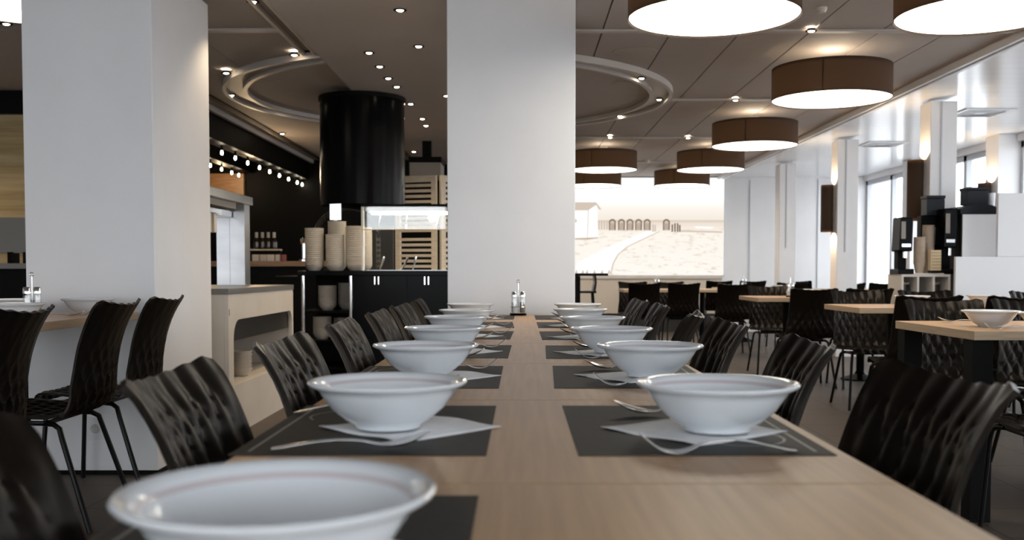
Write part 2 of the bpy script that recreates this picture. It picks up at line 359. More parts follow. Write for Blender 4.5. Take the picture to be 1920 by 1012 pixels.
# ------------------------------------------------------------------ chair
def catmull(P,n):
    out=[]; Q=[P[0]]+P+[P[-1]]
    for i in range(1,len(Q)-2):
        for k in range(n):
            t=k/n; p0,p1,p2,p3=(Vector((*Q[j],0)) for j in (i-1,i,i+1,i+2))
            out.append(.5*((2*p1)+(-p0+p2)*t+(2*p0-5*p1+4*p2-p3)*t*t+(-p0+3*p1-3*p2+p3)*t**3))
    out.append(Vector((*P[-1],0))); return [(v.x,v.y) for v in out]
def make_chair():
    t=thing('dining_chair','x','chair')
    prof=catmull([(.225,.400),(.206,.427),(.12,.425),(0,.415),(-.11,.414),(-.168,.437),(-.203,.50),(-.216,.58),(-.234,.67),(-.264,.752),(-.305,.826)],9)
    L=[0]
    for i in range(1,len(prof)): L.append(L[-1]+math.hypot(prof[i][0]-prof[i-1][0],prof[i][1]-prof[i-1][1]))
    T=L[-1]
    def hw(s):
        pts=[(0,.185),(.10,.20),(.30,.212),(.46,.212),(.58,.203),(.70,.192),(.85,.190),(1,.197)]
        for (a,x),(c,y) in zip(pts,pts[1:]):
            if s<=c: k=(s-a)/(c-a); k=k*k*(3-2*k); return x+(y-x)*k
        return pts[-1][1]
    NU=56
    def quilt(u,s):
        a=u*.2/.058; d=T-s; c=.40+(d/.25 if d<.15 else .60+(d-.15)/.11)
        return math.sqrt(abs(math.sin(math.pi*(a+c)/1)*math.sin(math.pi*(a-c)/1))+1e-4)
    isplit=next(i for i,p in enumerate(prof) if L[i]/T>.50)
    # densify back rows
    def surf(i0,i1,dens):
        rows=[]; back=[]
        S=[L[i0]+(L[i1]-L[i0])*k/dens for k in range(dens+1)]
        for s in S:
            j=max(1,next((i for i in range(len(L)) if L[i]>=s-1e-9),len(L)-1)); k=(s-L[j-1])/(L[j]-L[j-1])
            y=prof[j-1][0]+(prof[j][0]-prof[j-1][0])*k; z=prof[j-1][1]+(prof[j][1]-prof[j-1][1])*k
            ty,tz=prof[j][0]-prof[j-1][0],prof[j][1]-prof[j-1][1]; q=math.hypot(ty,tz); ny,nz=(tz/q,-ty/q)   # towards sitter
            r=[];bk=[]; f=s/T
            for m in range(NU+1):
                u=-1+2*m/NU; w=hw(f)
                cv=.045*u*u*min(1,max(0,(f-.4)/.2)) + .012*u*u*(f<.45)
                edge=1-abs(u)**5
                h=quilt(u,s)*.0125*edge
                fade=min(1,.12+.88*max(0,(1-f)/.085))*min(1,f/.02)
                h*=fade if f>.9 or f<.1 else 1
                dz=0; kb=.9-.7*min(1,max(0,(f-.66)/.16))
                if f>.955:                                   # softly scalloped top with drawn-in corners
                    dz=-.010*max(0,abs(u)-.85)/.15*((f-.955)/.045) + .0015*math.cos(u*math.pi*7)*((f-.955)/.045)
                x=u*w; 
                r.append((x,y+ny*(cv+h)*1, z+nz*(cv+h)+dz))
                bk.append((x,y+ny*(cv+h*kb-.009), z+nz*(cv+h*kb-.009)+dz))
            rows.append(r); back.append(bk)
        return rows,back
    def slab(name,i0,i1,dens):
        A,Bk=surf(i0,i1,dens); mb=MB(); n=NU+1; m=len(A)
        vs=[p for r in A for p in r]+[p for r in Bk for p in r]; o=n*m; fs=[]
        for i in range(m-1):
            for k in range(n-1):
                a=i*n+k; fs.append((a,a+1,a+n+1,a+n)); fs.append((o+a,o+a+n,o+a+n+1,o+a+1))
        for i in range(m-1):
            for k in (0,n-1):
                a=i*n+k; fs.append((a,a+n,o+a+n,o+a))
        for k in range(n-1):
            for i in (0,m-1):
                a=i*n+k; fs.append((a,a+1,o+a+1,o+a))
        mb.add(vs,fs); return mb.build(name,M['chair'],t,smooth=True)
    slab('seat',0,isplit,40); slab('backrest',isplit,len(prof)-1,56)
    for sx in (-1,1):
        MB().tube([(sx*.16,.12,.397),(sx*.172,.155,.395),(sx*.18,.175,.38),(sx*.185,.183,.34),(sx*.205,.205,0)],.010,8).build('leg',M['chair_metal'],t,smooth=True)
        MB().tube([(sx*.15,-.05,.392),(sx*.16,-.085,.390),(sx*.168,-.11,.375),(sx*.173,-.122,.335),(sx*.20,-.23,0)],.010,8).build('leg',M['chair_metal'],t,smooth=True)
    MB().tube([(-.16,.12,.397),(-.15,-.05,.392),(.15,-.05,.392),(.16,.12,.397)],.009,8,closed=True).build('seat_frame',M['chair_metal'],t,smooth=True)
    return t
CH=Kind(make_chair())
def chair(x,y,face,label,group,jit=0):
    """x,y: where the top of the backrest is; face: direction the sitter looks, degrees from +Y towards +X"""
    a=R(face); dx,dy=math.sin(a),math.cos(a)
    return CH.place((x+.30*dx,y+.30*dy,0),-a+R(jit),label,group)
GL='chairs along the long table'
pos=[.80,1.45,2.10,2.82,3.53,4.18,4.95]
for i,y in enumerate(pos): chair(-.54,y,90,'black quilted shell chair, %s from the front, kitchen side of the long table'%ORD[i+1],GL,[0,2,-2,1,0,-3,2][i])
pos=[1.39,2.07,2.82,3.47,4.26,4.96]
for i,y in enumerate(pos): chair(.63,y,-90,'black quilted shell chair, %s from the front, window side of the long table'%ORD[i+1],GL,[3,-3,2,-14,-2,3][i])
GC='black chairs of the side table by the pillar'
for y,w in ((3.12,'closest to the camera'),(3.87,'in the middle'),(4.45,'beside the white pillar')):
    chair(-1.55-.02*(y>4),y,-90,'black chair seen from behind at the kitchen-side table, %s'%w,GC).scale=(1.03,1.03,1.035)
GR='black chairs at the window side tables'
for x,y,f,lb in (
    (1.97,3.25,0,'black chair cut by the picture edge, before the front oak table'),
    (2.40,5.75,0,'black chair, plain back to us, between the front and second oak tables'),
    (2.89,5.65,0,'black chair, back to us, behind the front oak table with the big bowl'),
    (2.43,8.12,0,'black chair, back to us, in front of the third oak table with caddy'),
    (2.13,5.0,180,'brown-lit quilted chair facing us across the front oak table, beside the spoon'),
    (2.62,5.12,180,'quilted chair facing us across the front oak table, behind the big white bowl'),
    (2.52,7.42,180,'quilted chair facing us behind the second oak table'),
    (3.02,7.42,180,'quilted chair facing us in front of the open cube shelf'),
    (3.72,7.15,180,'black chair facing us before the low white counter panel'),
    (2.44,9.78,180,'quilted chair facing us behind the caddy of the third oak table'),
    (2.89,8.12,0,'black chair with its back to us, second along the third oak table'),
    (3.40,12.3,0,'black chair back close before the far slim white pillar'),
    (3.98,11.9,0,'black chair back seen beside the slim pillar with the half-tall wall lamp'),
    (4.45,12.0,0,'black chair back before the bright far window'),
    (4.10,14.6,30,'black chair turned aslant before the white end wall'),
    (1.50,11.9,0,'black chair back below the mural, closest to the beige panel'),
    (1.98,11.9,0,'black chair back below the mural, below the row of printed beach huts'),
    (2.46,11.3,0,'black chair back below the empty sand end of the mural'),
    (1.52,13.42,180,'quilted chair facing us below the mural, closest to the beige panel'),
    (2.02,13.42,180,'quilted chair facing us below the mural, near the middle'),
    (2.95,14.6,0,'black chair back beneath the window end of the mural'),
    (3.45,14.6,0,'black chair back beneath the corner where mural meets white wall'),
    ): chair(x,y,f,lb,GR)
# ------------------------------------------------------------------ tables
def top_with_edge(t,x0,x1,y0,y1,z,th=.035):
    mb=MB(); mb.box(x0,x1,y0,y1,z-th,z); mb.m=[1,0,1,1,1,1]
    mb.build('tabletop',[M['oak'],M['oak_edge']],t,bevel=.0015)
TZ=.75
joints=[.37+.70*k for k in range(8)]
XL,XR=-.36,.415
yy=[-.33]+joints
for i in range(len(yy)-1):
    y0,y1=yy[i]+.001,yy[i+1]-.001; cx,cy=(XL+XR)/2,(y0+y1)/2
    t=thing('dining_table','pale oak table, %s of the joined tables forming the long row'%ORD[i+1],'table',(cx,cy,0),0,'tables of the long row')
    top_with_edge(t,XL-cx,XR-cx,y0-cy,y1-cy,TZ)
    for sx in (-1,1):
        for sy in (-1,1):
            X=sx*((XR-XL)/2-.035); Yl=sy*((y1-y0)/2-.03)
            MB().box(X-.022,X+.022,Yl-.022,Yl+.022,0,TZ-.036).build('leg',M['black'],t)
def side_table(x0,x1,y0,y1,label,group,z=.75,ped=True,ox=0):
    cx,cy=(x0+x1)/2,(y0+y1)/2; t=thing('dining_table',label,'table',(cx,cy,0),0,group)
    top_with_edge(t,x0-cx,x1-cx,y0-cy,y1-cy,z)
    if ped:
        MB().lathe([(0,.0),(.17,.0),(.17,.012),(.12,.03),(.05,.055),(.036,.08),(0,.08)],32,(ox,0,0)).build('foot',M['black_gloss'],t,smooth=True)
        MB().tube([(ox,0,.07),(ox,0,z-.05)],.035,16).build('column',M['black'],t,smooth=True)
        MB().box(ox-.12,.2,-.03,.03,z-.055,z-.0355).build('bracket',M['black'],t)
    else:
        for sx in (-1,1):
            for sy in (-1,1):
                X=sx*((x1-x0)/2-.045); Yl=sy*((y1-y0)/2-.06)
                MB().box(X-.04,X+.04,Yl-.04,Yl+.04,0,z-.036).build('leg',M['black'],t)
    return t
GT='oak tables on the window side'
side_table(1.75,2.50,3.80,4.60,'oak table nearest on the window side, set with two white bowls',GT,ped=False)
side_table(2.502,3.252,3.80,4.60,'oak table joined beside the front window-side one, mostly out of frame',GT,ped=False)
side_table(2.14,2.84,6.22,6.95,'second oak table on the window side, on a black round-footed column',GT)
side_table(2.842,3.542,6.22,6.95,'oak table beside the second one, before the white counter panel',GT)
side_table(2.06,2.76,8.55,9.30,'third oak table on the window side, carrying a glass salt and pepper caddy',GT)
side_table(2.762,3.40,8.55,9.30,'oak table beside the third one, before the open cube shelf',GT)
side_table(1.30,2.0,12.4,13.1,'far oak table below the mural, closest to the beige panel',GT)
side_table(2.002,2.70,12.4,13.1,'far oak table below the mural, middle of its row',GT)
side_table(2.75,3.45,13.4,14.2,'far oak table beneath the window end of the mural',GT)
side_table(3.9,4.7,12.5,13.2,'far oak table between the slim pillars and the window',GT)
side_table(2.95,3.55,11.0,11.7,'oak table before the slim pillar with the half-tall wall lamp',GT)
GLT='tables beside the square white pillar'
LZ=.79
side_table(-2.55,-1.80,3.62,4.64,'oak table by the square white pillar, with white bowls and a shaker caddy',GLT,LZ,ox=-.24)
side_table(-2.55,-1.80,2.50,3.618,'oak table at the picture edge, joined before the pillar-side table',GLT,LZ,ox=-.24)
# ------------------------------------------------------------------ tableware
def bowl_mesh(name='soup_bowl',Rr=.115,H=.068,foot=.047):
    prof=[(0,.004),(foot*.85,.004),(foot*.85,0),(foot,0),(foot+.002,.005),(.064,.0135),(.083,.030),(.0965,.0500),(.1005,.0565),(.109,.0602),(Rr-.001,.0635),(Rr,.066),(Rr-.002,.068),
          (.108,.0672),(.104,.0650),(.0985,.0600),(.0960,.0550),(.0925,.0475),(.079,.030),(.060,.0172),(.04,.012),(0,.0105)]
    k=Rr/.115; prof=[(r*k if r not in(foot,foot*.85) else r,z*H/.068) for r,z in prof]
    mats=[0]*(len(prof)-1)
    for i in range(len(prof)-1):
        if abs(prof[i][0]-.0985*k)<1e-6: mats[i]=1
    return MB().lathe(prof,72,mats=mats).build(name,[M['ceramic'],M['band']],smooth=True)
bm_=bowl_mesh(); tag(bm_,'x','bowl'); BOWL=Kind(bm_)
def make_mat():
    q=MB(); q.box(-.1625,.1625,-.228,.228,0,.0012); q.cur=1
    q.box(-.145,-.1405,-.205,.205,.0012,.0014)                      # printed line along the diner's edge
    for k in range(14):                                              # printed swirl
        a0,a1=R(-60+k*20),R(-60+(k+1)*20); r0,r1=.03+.003*k,.033+.003*k
        for (a,c) in ((a0,a1),):
            q.add([(-.06+r0*math.cos(a),.11+r0*math.sin(a),.0014),(-.06+(r0+.004)*math.cos(a),.11+(r0+.004)*math.sin(a),.0014),
                   (-.06+(r1+.004)*math.cos(c),.11+(r1+.004)*math.sin(c),.0014),(-.06+r1*math.cos(c),.11+r1*math.sin(c),.0014)],[(0,1,2,3)])
    return tag(q.build('placemat',[M['mat'],M['matline']]),'x','placemat')
PMAT=Kind(make_mat())
def make_napkin():
    q=MB(); n=12; rows=[]
    for i in range(n+1):
        rows.append([(-.095+.19*i/n,-.095+.19*k/n,.0005+.0035*(max(0,abs(i-n/2)/(n/2)-.35)**2)*(1+math.sin(k*.7+i*.3)) ) for k in range(n+1)])
    q.grid(rows); return tag(q.build('napkin',M['napkin'],solid=.0012,smooth=True),'x','napkin')
NAP=Kind(make_napkin())
def make_spoon():
    q=MB(); rows=[]
    pr=[(-.105,.006,.0012),(-.103,.0095,.0012),(-.09,.0095,.003),(-.06,.0075,.009),(-.02,.0045,.013),(.015,.0038,.011),(.030,.005,.006),
        (.040,.012,.004),(.052,.0185,.0035),(.066,.0215,.005),(.080,.0185,.0105),(.092,.0125,.018),(.099,.005,.0225),(.101,.0015,.023)]
    for (x,w,z) in pr:
        d=max(0,(w-.006))*.38 if x>.03 else 0
        rows.append([(x,w*u,z+d*(u*u)+0.0008*(1-u*u)*(x<.03)) for u in (-1,-.7,-.35,0,.35,.7,1)])
    q.grid(rows); return tag(q.build('soup_spoon',M['steel'],solid=.0022,sub=1,smooth=True),'x','spoon')
def make_fork():
    q=MB()
    hand=[(-.105,.006,.0012),(-.103,.0095,.0012),(-.09,.0095,.003),(-.06,.0075,.011),(-.02,.0045,.0185),(.012,.0036,.016),(.032,.006,.005),(.044,.0115,.0022),(.053,.0128,.0015)]
    U=[-1,-.72,-.43,-.15,.15,.43,.72,1]
    n=8; vs=[]; fs=[]
    for (x,w,z) in hand: vs+= [(x,w*u,z) for u in U]
    for i in range(len(hand)-1):
        for k in range(n-1): fs.append((i*n+k,i*n+k+1,(i+1)*n+k+1,(i+1)*n+k))
    last=(len(hand)-1)*n
    for tn in range(4):
        pa,pb=last+2*tn,last+2*tn+1; yc=.0128*(U[2*tn]+U[2*tn+1])/2; 
        for (x,w,z) in ((.068,.0016,.003),(.082,.0014,.0115),(.094,.0010,.0215),(.099,.0004,.0265)):
            b=len(vs); vs+=[(x,yc-w,z),(x,yc+w,z)]; fs.append((pa,pb,b+1,b)); pa,pb=b,b+1
    q.add(vs,fs); return tag(q.build('fork',M['steel'],solid=.0017,sub=1,smooth=True),'x','fork')
SPOON=Kind(make_spoon()); FORK=Kind(make_fork())
GB='white bowls on the long table'
def place_setting(side,i,mx,my,bx,by,seed):
    rnd=random.Random(seed); s='kitchen' if side<0 else 'window'; w='%s from the front, %s side of the long table'%(ORD[i],s)
    rz=0 if side<0 else math.pi
    PMAT.place((mx,my,TZ),rz+R(rnd.uniform(-1.5,1.5)),'charcoal placemat, '+w,'placemats on the long table')
    nz=TZ+.0016
    NAP.place((bx+.03*(-side)+.0,by+.02,nz),R(45+rnd.uniform(-14,14)),'white paper napkin, '+w,'napkins on the long table')
    BOWL.place((bx,by,TZ+.0062),R(rnd.uniform(0,360)),'white banded bowl, '+w,GB)
    # fork at the diner's left, spoon at the right
    dx=-side
    ys,yf=(-.165,.165) if side<0 else (.165,-.165)
    hx=mx-dx*.01; fx=(mx+.015 if side>0 else mx+.06)-(.11 if side<0 and i==2 else 0)
    if side<0 and i==1: return
    SPOON.place((hx+rnd.uniform(-.01,.01),by+ys+rnd.uniform(-.01,.01),TZ+.0016),(0 if side<0 else math.pi)+R(rnd.uniform(-5,8)),'steel soup spoon, '+w,'spoons on the long table')
    FORK.place((fx+rnd.uniform(-.012,.012),by+yf+rnd.uniform(-.01,.01),TZ+.0016),(0 if side<0 else math.pi)+R(rnd.uniform(-6,6)),'steel fork, '+w,'forks on the long table')
LB=[(517.5,.715),(726.5,1.43),(798,2.14),(834,2.80),(856,3.47),(875,4.05),(882,4.80)]
LM=[.78,1.46,2.17,2.85,3.57,4.24,4.95]
for i,(px,y) in enumerate(LB): place_setting(-1,i+1,-.205+.012*(i>2),LM[i],(px-PX0)*y/F,y,10+i)
RB=[(1346,1.405),(1219,2.13),(1147,2.76),(1111,3.42),(1088,4.15),(1083,4.80)]
RM=[1.46,2.17,2.83,3.55,4.24,4.93]
for i,(px,y) in enumerate(RB): place_setting(1,i+1,.235,RM[i],(px-PX0)*y/F,y,30+i)
def make_caddy():
    t=thing('condiment_caddy','x','caddy')
    MB().prism([(.043*math.cos(a),.026*math.sin(a)) for a in [2*math.pi*k/32 for k in range(32)]],'z',0,.012).build('base',M['black_gloss'],t,bevel=.002)
    MB().tube([(0,0,.01),(0,0,.16),(0,0,.170)],.0025,8).build('handle',M['chrome'],t,smooth=True)
    MB().tube([(.008*math.cos(a),0,.178+.008*math.sin(a)) for a in [2*math.pi*k/16 for k in range(16)]],.002,6,closed=True).build('ring',M['chrome'],t,smooth=True)
    for sx,c in ((-1,'salt'),(1,'pepper')):
        x=sx*.0215
        j=MB().lathe([(0,.013),(.0165,.013),(.017,.02),(.0155,.085),(.0135,.098),(0,.098)],24,(x,0,0)).build('shaker',M['shaker'],t,smooth=True)
        MB().lathe([(0,.015),(.0145,.015),(.0135,.07),(0,.07)],20,(x,0,0)).build('filling',M[c],j,smooth=True)
        MB().lathe([(.0145,.0985),(.016,.0985),(.016,.118),(.012,.125),(0,.127)],24,(x,0,0)).build('cap',M['chrome'],j,smooth=True)
    # wire fence round the shakers
    MB().tube([(.042*math.cos(a),.024*math.sin(a),.045) for a in [2*math.pi*k/32 for k in range(32)]],.0018,6,closed=True).build('rail',M['chrome'],t,smooth=True)
    return t
CAD=Kind(make_caddy())
CAD.place((-.012,5.15,TZ),0,'chrome salt and pepper caddy at the far end of the long table','salt and pepper caddies')
CAD.place((-2.05,4.14,LZ),R(50),'chrome salt and pepper caddy on the table by the square pillar')
CAD.place((2.42,8.85,TZ),R(20),'glass salt and pepper caddy on the third window-side oak table')
CAD.place((1.75,12.7,TZ),0,'small salt and pepper caddy on the far table below the printed huts')
CAD.place((3.1,13.7,TZ),0,'small salt and pepper caddy on the far table at the window end of the mural')
CAD.place((4.2,12.8,TZ),0,'small salt and pepper caddy on the far table by the window')
GS='white bowls on the side tables'
for x,y,z,lb in ((-1.955,3.80,LZ,'white soup bowl on the pillar-side table, at the picture edge before the caddy'),
                 (-2.26,4.38,LZ,'white soup bowl on the pillar-side table, behind the shaker caddy'),
                 (-1.955,4.46,LZ,'white soup bowl against the white pillar, half hidden by a black chair'),
                 (1.965,4.12,TZ,'big white bowl beside fork and spoon on the front window-side table'),
                 (2.10,3.92,TZ,'white bowl cut by the picture edge on the front window-side table'),
                 (3.16,6.72,TZ,'white bowl on the table before the low white counter panel'),
                 (2.62,8.95,TZ,'white bowl beside the caddy on the third window-side table'),
                 (2.62,6.6,TZ,'white bowl half behind a black chair on the second window-side table'),
                 (2.20,12.7,TZ,'white bowl on the far table under the middle of the mural'),
                 (3.0,11.3,TZ,'white bowl on the table before the slim pillar'),):
    BOWL.place((x,y,z+.0002),0,lb,GS)
SPOON.place((1.98,4.42,TZ+.001),R(160),'dark reflecting steel spoon on the front window-side table','cutlery on the side tables')
FORK.place((1.93,3.88,TZ+.001),R(172),'steel fork with raised tines on the front window-side table','cutlery on the side tables')
NAP.place((1.985,4.12,TZ+.0001),R(40),'white napkin under the big bowl of the front window-side table','napkins on the side tables') if False else None
SPOON.place((-1.93,4.12,LZ+.001),R(12),'steel spoon between the bowls on the pillar-side table','cutlery on the side tables')
FORK.place((-1.935,4.22,LZ+.001),R(6),'steel fork between the bowls on the pillar-side table','cutlery on the side tables')
tag(MB().box(-.022,.022,-.0125,.0125,0,.016).build('sugar_packet',M['napkin'],loc=(2.56,6.42,TZ),rot=(0,0,.3),bevel=.003),'small white packet on the second window-side table','packet')
# ------------------------------------------------------------------ pendant drum lamps
def make_drum():
    t=thing('drum_lamp','x','lamp')      # origin at the centre of the lower rim
    MB().lathe([(.402,0),(.402,.222)],96).build('lamp_shade',M['shade'],t,smooth=True)
    MB().box(.4015,.4035,-.004,.004,0,.222).build('seam',M['shade'],t,rot=(0,0,R(-115)))
    MB().lathe([(0,.010),(.396,.010),(.396,.016),(0,.016)],96).build('diffuser',M['diff'],t,smooth=True)
    MB().lathe([(0,.205),(.30,.205),(.397,.205),(.397,.211),(0,.211)],64).build('top_disc',M['shade_in'],t,smooth=True)
    MB().lathe([(0,.25),(.05,.25),(.05,.282),(0,.282)],24).build('canopy',M['white_lam'],t,smooth=True)
    MB().tube([(0,0,.21),(0,0,.30)],.008,8).build('stem',M['chrome'],t,smooth=True)
    L=bpy.data.lights.new('drum_glow','POINT'); L.energy=3.5; L.color=(1,.84,.64); L.shadow_soft_size=.12
    o=bpy.data.objects.new('drum_glow',L); COL.objects.link(o); o.parent=t; o.location=(0,0,.262)
    return t
DR=Kind(make_drum()); GD='brown drum lamps'
for x,y,lb in ((.91,4.70,'big brown drum lamp cut by the top edge, above the long table'),(2.17,4.66,'big brown drum lamp in the upper corner, closest to the window ceiling'),
               (2.15,6.88,'brown fabric drum lamp fully in view, second along the window ceiling edge'),(2.24,9.50,'brown fabric drum lamp, third along the window ceiling edge'),
               (2.29,11.95,'brown drum lamp, fourth along the window ceiling edge, overlapping the third'),(2.36,14.5,'brown drum lamp farthest along the window ceiling edge, above the mural'),
               (1.0,11.95,'brown drum lamp beside the central white pillar, in front of another'),(1.07,14.5,'brown drum lamp close to the mural, half hidden by the one before it')):
    DR.place((x,y,2.172+{6.88:-.01,11.95:.02,14.5:.05}.get(y,0)),0,lb,GD)
t=thing('ceiling_disc_lamp','glowing round ceiling lamp cut by the picture corner above the square pillar','lamp',(-2.86,5.66,0))
MB().lathe([(.40,ZC-.03),(.41,ZC-.03),(.41,ZC-.0005),(.40,ZC-.0005),(.40,ZC-.03)],64).build('rim',M['shade'],t,smooth=True)
MB().lathe([(0,ZC-.025),(.40,ZC-.025),(.40,ZC-.015),(0,ZC-.015)],64).build('diffuser',M['diff'],t,smooth=True)
# ------------------------------------------------------------------ ceiling spotlights
def make_spot(lit=True):
    t=thing('ceiling_spotlight','x','spotlight')
    MB().lathe([(.022,0),(.036,0),(.037,.004),(.026,.006),(.022,.02)],24).build('ring',M['black'],t,smooth=True)
    MB().lathe([(0,-.005),(.014,-.003),(.0215,.003),(.0215,.02)],20).build('bulb',M['bulb'],t,smooth=True)
    if lit:
        L=bpy.data.lights.new('spot_glow','SPOT'); L.energy=9; L.color=(1,.78,.52); L.spot_size=R(110); L.spot_blend=.6; L.shadow_soft_size=.03
        o=bpy.data.objects.new('spot_glow',L); COL.objects.link(o); o.parent=t; o.location=(0,0,-.02)
    return t
SP=Kind(make_spot()); GSP='ceiling spotlights'
for px,py,lb,dz in (
    (474,2,'set in the long ceiling channel at the top edge',-.004),(552,102,'where the long channel meets the ceiling ring',-.025),(424,136,'on the outermost kitchen-side bend of the ceiling ring, upper one',-.025),
    (434,178,'on the kitchen-side bend of the ceiling ring, lower one',-.025),(543,211,'on the far arc of the ceiling ring beside the black hood',-.025),
    (529,250,'alone between the ceiling ring and the dark kitchen edge',-.008),(750,18,'highest one above the black hood by the picture top',-.056),(785,86,'off the row, close to the central pillar',-.056),
    (692,98,'first of the curved row leading behind the hood',-.056),(712,124,'second of the curved row leading behind the hood',-.056),(728,146,'third of the curved row, just above the hood',-.056),
    (744,162,'fourth of the curved row, touching the hood outline',-.056),(837,179,'half cut by the edge of the central pillar',-.056),(770,194,'beside the hood, above the pair',-.056),
    (792,222,'upper one of the pair beside the hood',-.056),(799,235,'lower one of the pair beside the hood',-.056),(776,284,'low on the rail above the grey box',-.056),
    (1254,56,'on the first cross rib, under the big drum lamp',-.02),(1521,57,'on the first cross rib, between the two big drum lamps',-.02),(1379,187,'on the second cross rib, before the third drum lamp',-.02),
    (1236,186,'on the window-side bend of the ceiling ring',-.025),(1203,146,'dim one on the near window-side arc of the ceiling ring',-.025),(1162,217,'on the far window-side arc of the ceiling ring',-.025),
    (1144,257,'on the third cross rib, above the drum lamp by the pillar',-.02),(1290,258,'on the third cross rib, between two drum lamps',-.02),(12,44,'beside the glowing disc lamp in the corner',-.008)):
    p=at_z(px,py,ZC+dz); SP.place((p.x,p.y,ZC+dz-.006),0,'ceiling spotlight '+lb,GSP)
# unseen ones, added to light the servery wall
SP.place((-4.4,7.7,ZC-.006),0,'added unseen spotlight in front of the warm servery wall',GSP)
SP.place((-5.0,7.7,ZC-.006),0,'added unseen spotlight along the warm servery wall',GSP)
def make_bulb():
    t=thing('hanging_bulb','x','bulb')
    MB().tube([(0,0,0),(0,0,.05)],.012,10).build('holder',M['black'],t,smooth=True)
    MB().lathe([(0,-.042),(.007,-.040),(.0125,-.030),(.013,-.021),(.009,-.007),(.008,0),(0,0)],20).build('glass',M['bulb'],t,smooth=True)
    return t
BU=Kind(make_bulb())
k=0
for px,X in [(q,-2.975) for q in (393,419,444,467,489,508,526,543,559,575)]+[(q,-3.73) for q in (397,418,437,450)]:
    k+=1; Y=-X*F/(PX0-px)
    if Y>13.5: Y=13.5
    lb='warm bulb, %s along the %s string under the dark kitchen beam'%(ORD[k if k<=10 else k-10],'long upper' if k<=10 else 'short lower')
    BU.place((X,Y,(2.18 if k<=10 else 2.27)),0,lb,'hanging kitchen bulbs')
L=bpy.data.lights.new('bulb_glow','POINT'); L.energy=6; L.color=(1,.7,.4); o=bpy.data.objects.new('bulb_glow',L); COL.objects.link(o); o.location=(-3.9,12.9,2.2)
L=bpy.data.lights.new('bulb_glow','POINT'); L.energy=8; L.color=(1,.7,.4); o=bpy.data.objects.new('bulb_glow',L); COL.objects.link(o); o.location=(-2.97,11.0,2.08)
# ceiling fittings
def small_disc(px,py,z,r,h,lb,name='smoke_detector',cat='detector',m='ceil_trim'):
    p=at_z(px,py,z); tag(MB().lathe([(0,-h),(r*.7,-h),(r,-h*.4),(r,0),(0,0)],24).build(name,M[m],loc=(p.x,p.y,z),smooth=True),lb,cat,'ceiling detectors')
small_disc(1541,14,ZC-.001,.03,.03,'small white detector between the two big drum lamps')
small_disc(1212,300,ZC-.001,.05,.04,'small white detector above the drum lamp by the pillar')
small_disc(1190,98,ZC-.0005,.16,.006,'round flush speaker plate with brownish stain near the ceiling ring','ceiling_speaker','speaker','ceil')
small_disc(500,152,ZC-.0145,.10,.006,'flat round plate inside the kitchen-side half of the ceiling ring','ceiling_plate','plate','ceil')
small_disc(1165,156,ZC-.0145,.08,.006,'flat round plate inside the window-side half of the ceiling ring','ceiling_plate','plate','ceil')
def vent(px,py,lb):
    p=at_z(px,py,ZC-.006); t=thing('air_vent',lb,'vent',(p.x,p.y,ZC-.006),0,'square air vents')
    MB().box(-.24,.24,-.24,.24,-.008,0).build('frame',M['white_lam'],t)
    q=MB()
    for s in (.19,.14,.09): 
        for a in (0,1,2,3):
            c,sn=[(1,0),(0,1),(-1,0),(0,-1)][a]
            q.add([(c*s-sn*s,sn*s+c*s,-.0085),(c*s+sn*s,sn*s-c*s,-.0085),(c*(s-.02)+sn*(s-.02),sn*(s-.02)-c*(s-.02),-.014),(c*(s-.02)-sn*(s-.02),sn*(s-.02)+c*(s-.02),-.014)],[(0,1,2,3)])
    q.build('grille',M['frame'],t)
vent(1838,211,'square air vent in the white ceiling, the nearer one'); vent(1655,270,'square air vent in the white ceiling, the farther one')
# wall lamps on the slim pillars
def make_sconce():
    t=thing('wall_lamp','x','wall lamp')
    MB().lathe([(.070,-.27),(.070,.27)],40).build('lamp_shade',M['shade'],t,smooth=True)
    MB().box(.03,.074,-.03,.03,-.05,.05).build('bracket',M['chrome'],t)
    MB().tube([(0,0,-.20),(0,0,.20)],.018,12).build('tube_bulb',M['diff'],t,smooth=True)
    for s in (-1,1):
        L=bpy.data.lights.new('sconce_glow','SPOT'); L.energy=7; L.color=(1,.75,.48); L.spot_size=R(120); L.shadow_soft_size=.03
        o=bpy.data.objects.new('sconce_glow',L); COL.objects.link(o); o.parent=t; o.location=(0,0,s*.22); o.rotation_euler=(0 if s<0 else math.pi,0,0)
    return t
SC=Kind(make_sconce()); GW='tall brown wall lamps'
SC.place((3.53,8.86,1.70),0,'tall brown fabric wall lamp on the slim pillar behind the coffee station',GW)
SC.place((3.53,11.40,1.70),0,'tall brown fabric wall lamp on the second slim pillar',GW)
SC.place((5.22,11.15,1.70),0,'brown wall lamp on the window pier, mostly behind the white panel',GW)
# ------------------------------------------------------------------ left: servery behind the pillar
t=thing('servery_counter','dark servery counter with grey top in front of the warm tiled wall','counter',(-4.9,7.75,0))
MB().box(-1.2,1.25,-.3,.3,0,1.0).build('body',M['black'],t); MB().box(-1.22,1.27,-.33,.32,1.0,1.04).build('worktop',M['grey_stone'],t)
p=at(36,447,7.7); t=thing('till_screen','grey till screen seen from behind on the servery counter','screen',(p.x,7.7,1.04))
MB().box(-.16,.16,-.015,.015,.08,.36).build('display',M['screen'],t,bevel=.006); MB().box(-.08,-.04,-.03,.08,0,.09).build('leg',M['black'],t); MB().box(.04,.08,-.03,.08,0,.09).build('leg',M['black'],t)
t=thing('wall_socket','white electric socket low on the square pillar, behind the chair legs','socket',tuple(at(179,803,4.737)))
MB().box(-.037,.037,-.006,.002,-.055,.055).build('plate',M['white_lam'],t,bevel=.002); MB().lathe([(0,.0065),(.016,.0065),(.021,.010),(.023,.006)],24).build('outlet',M['trim_white'],t,smooth=True,rot=(R(90),0,0))
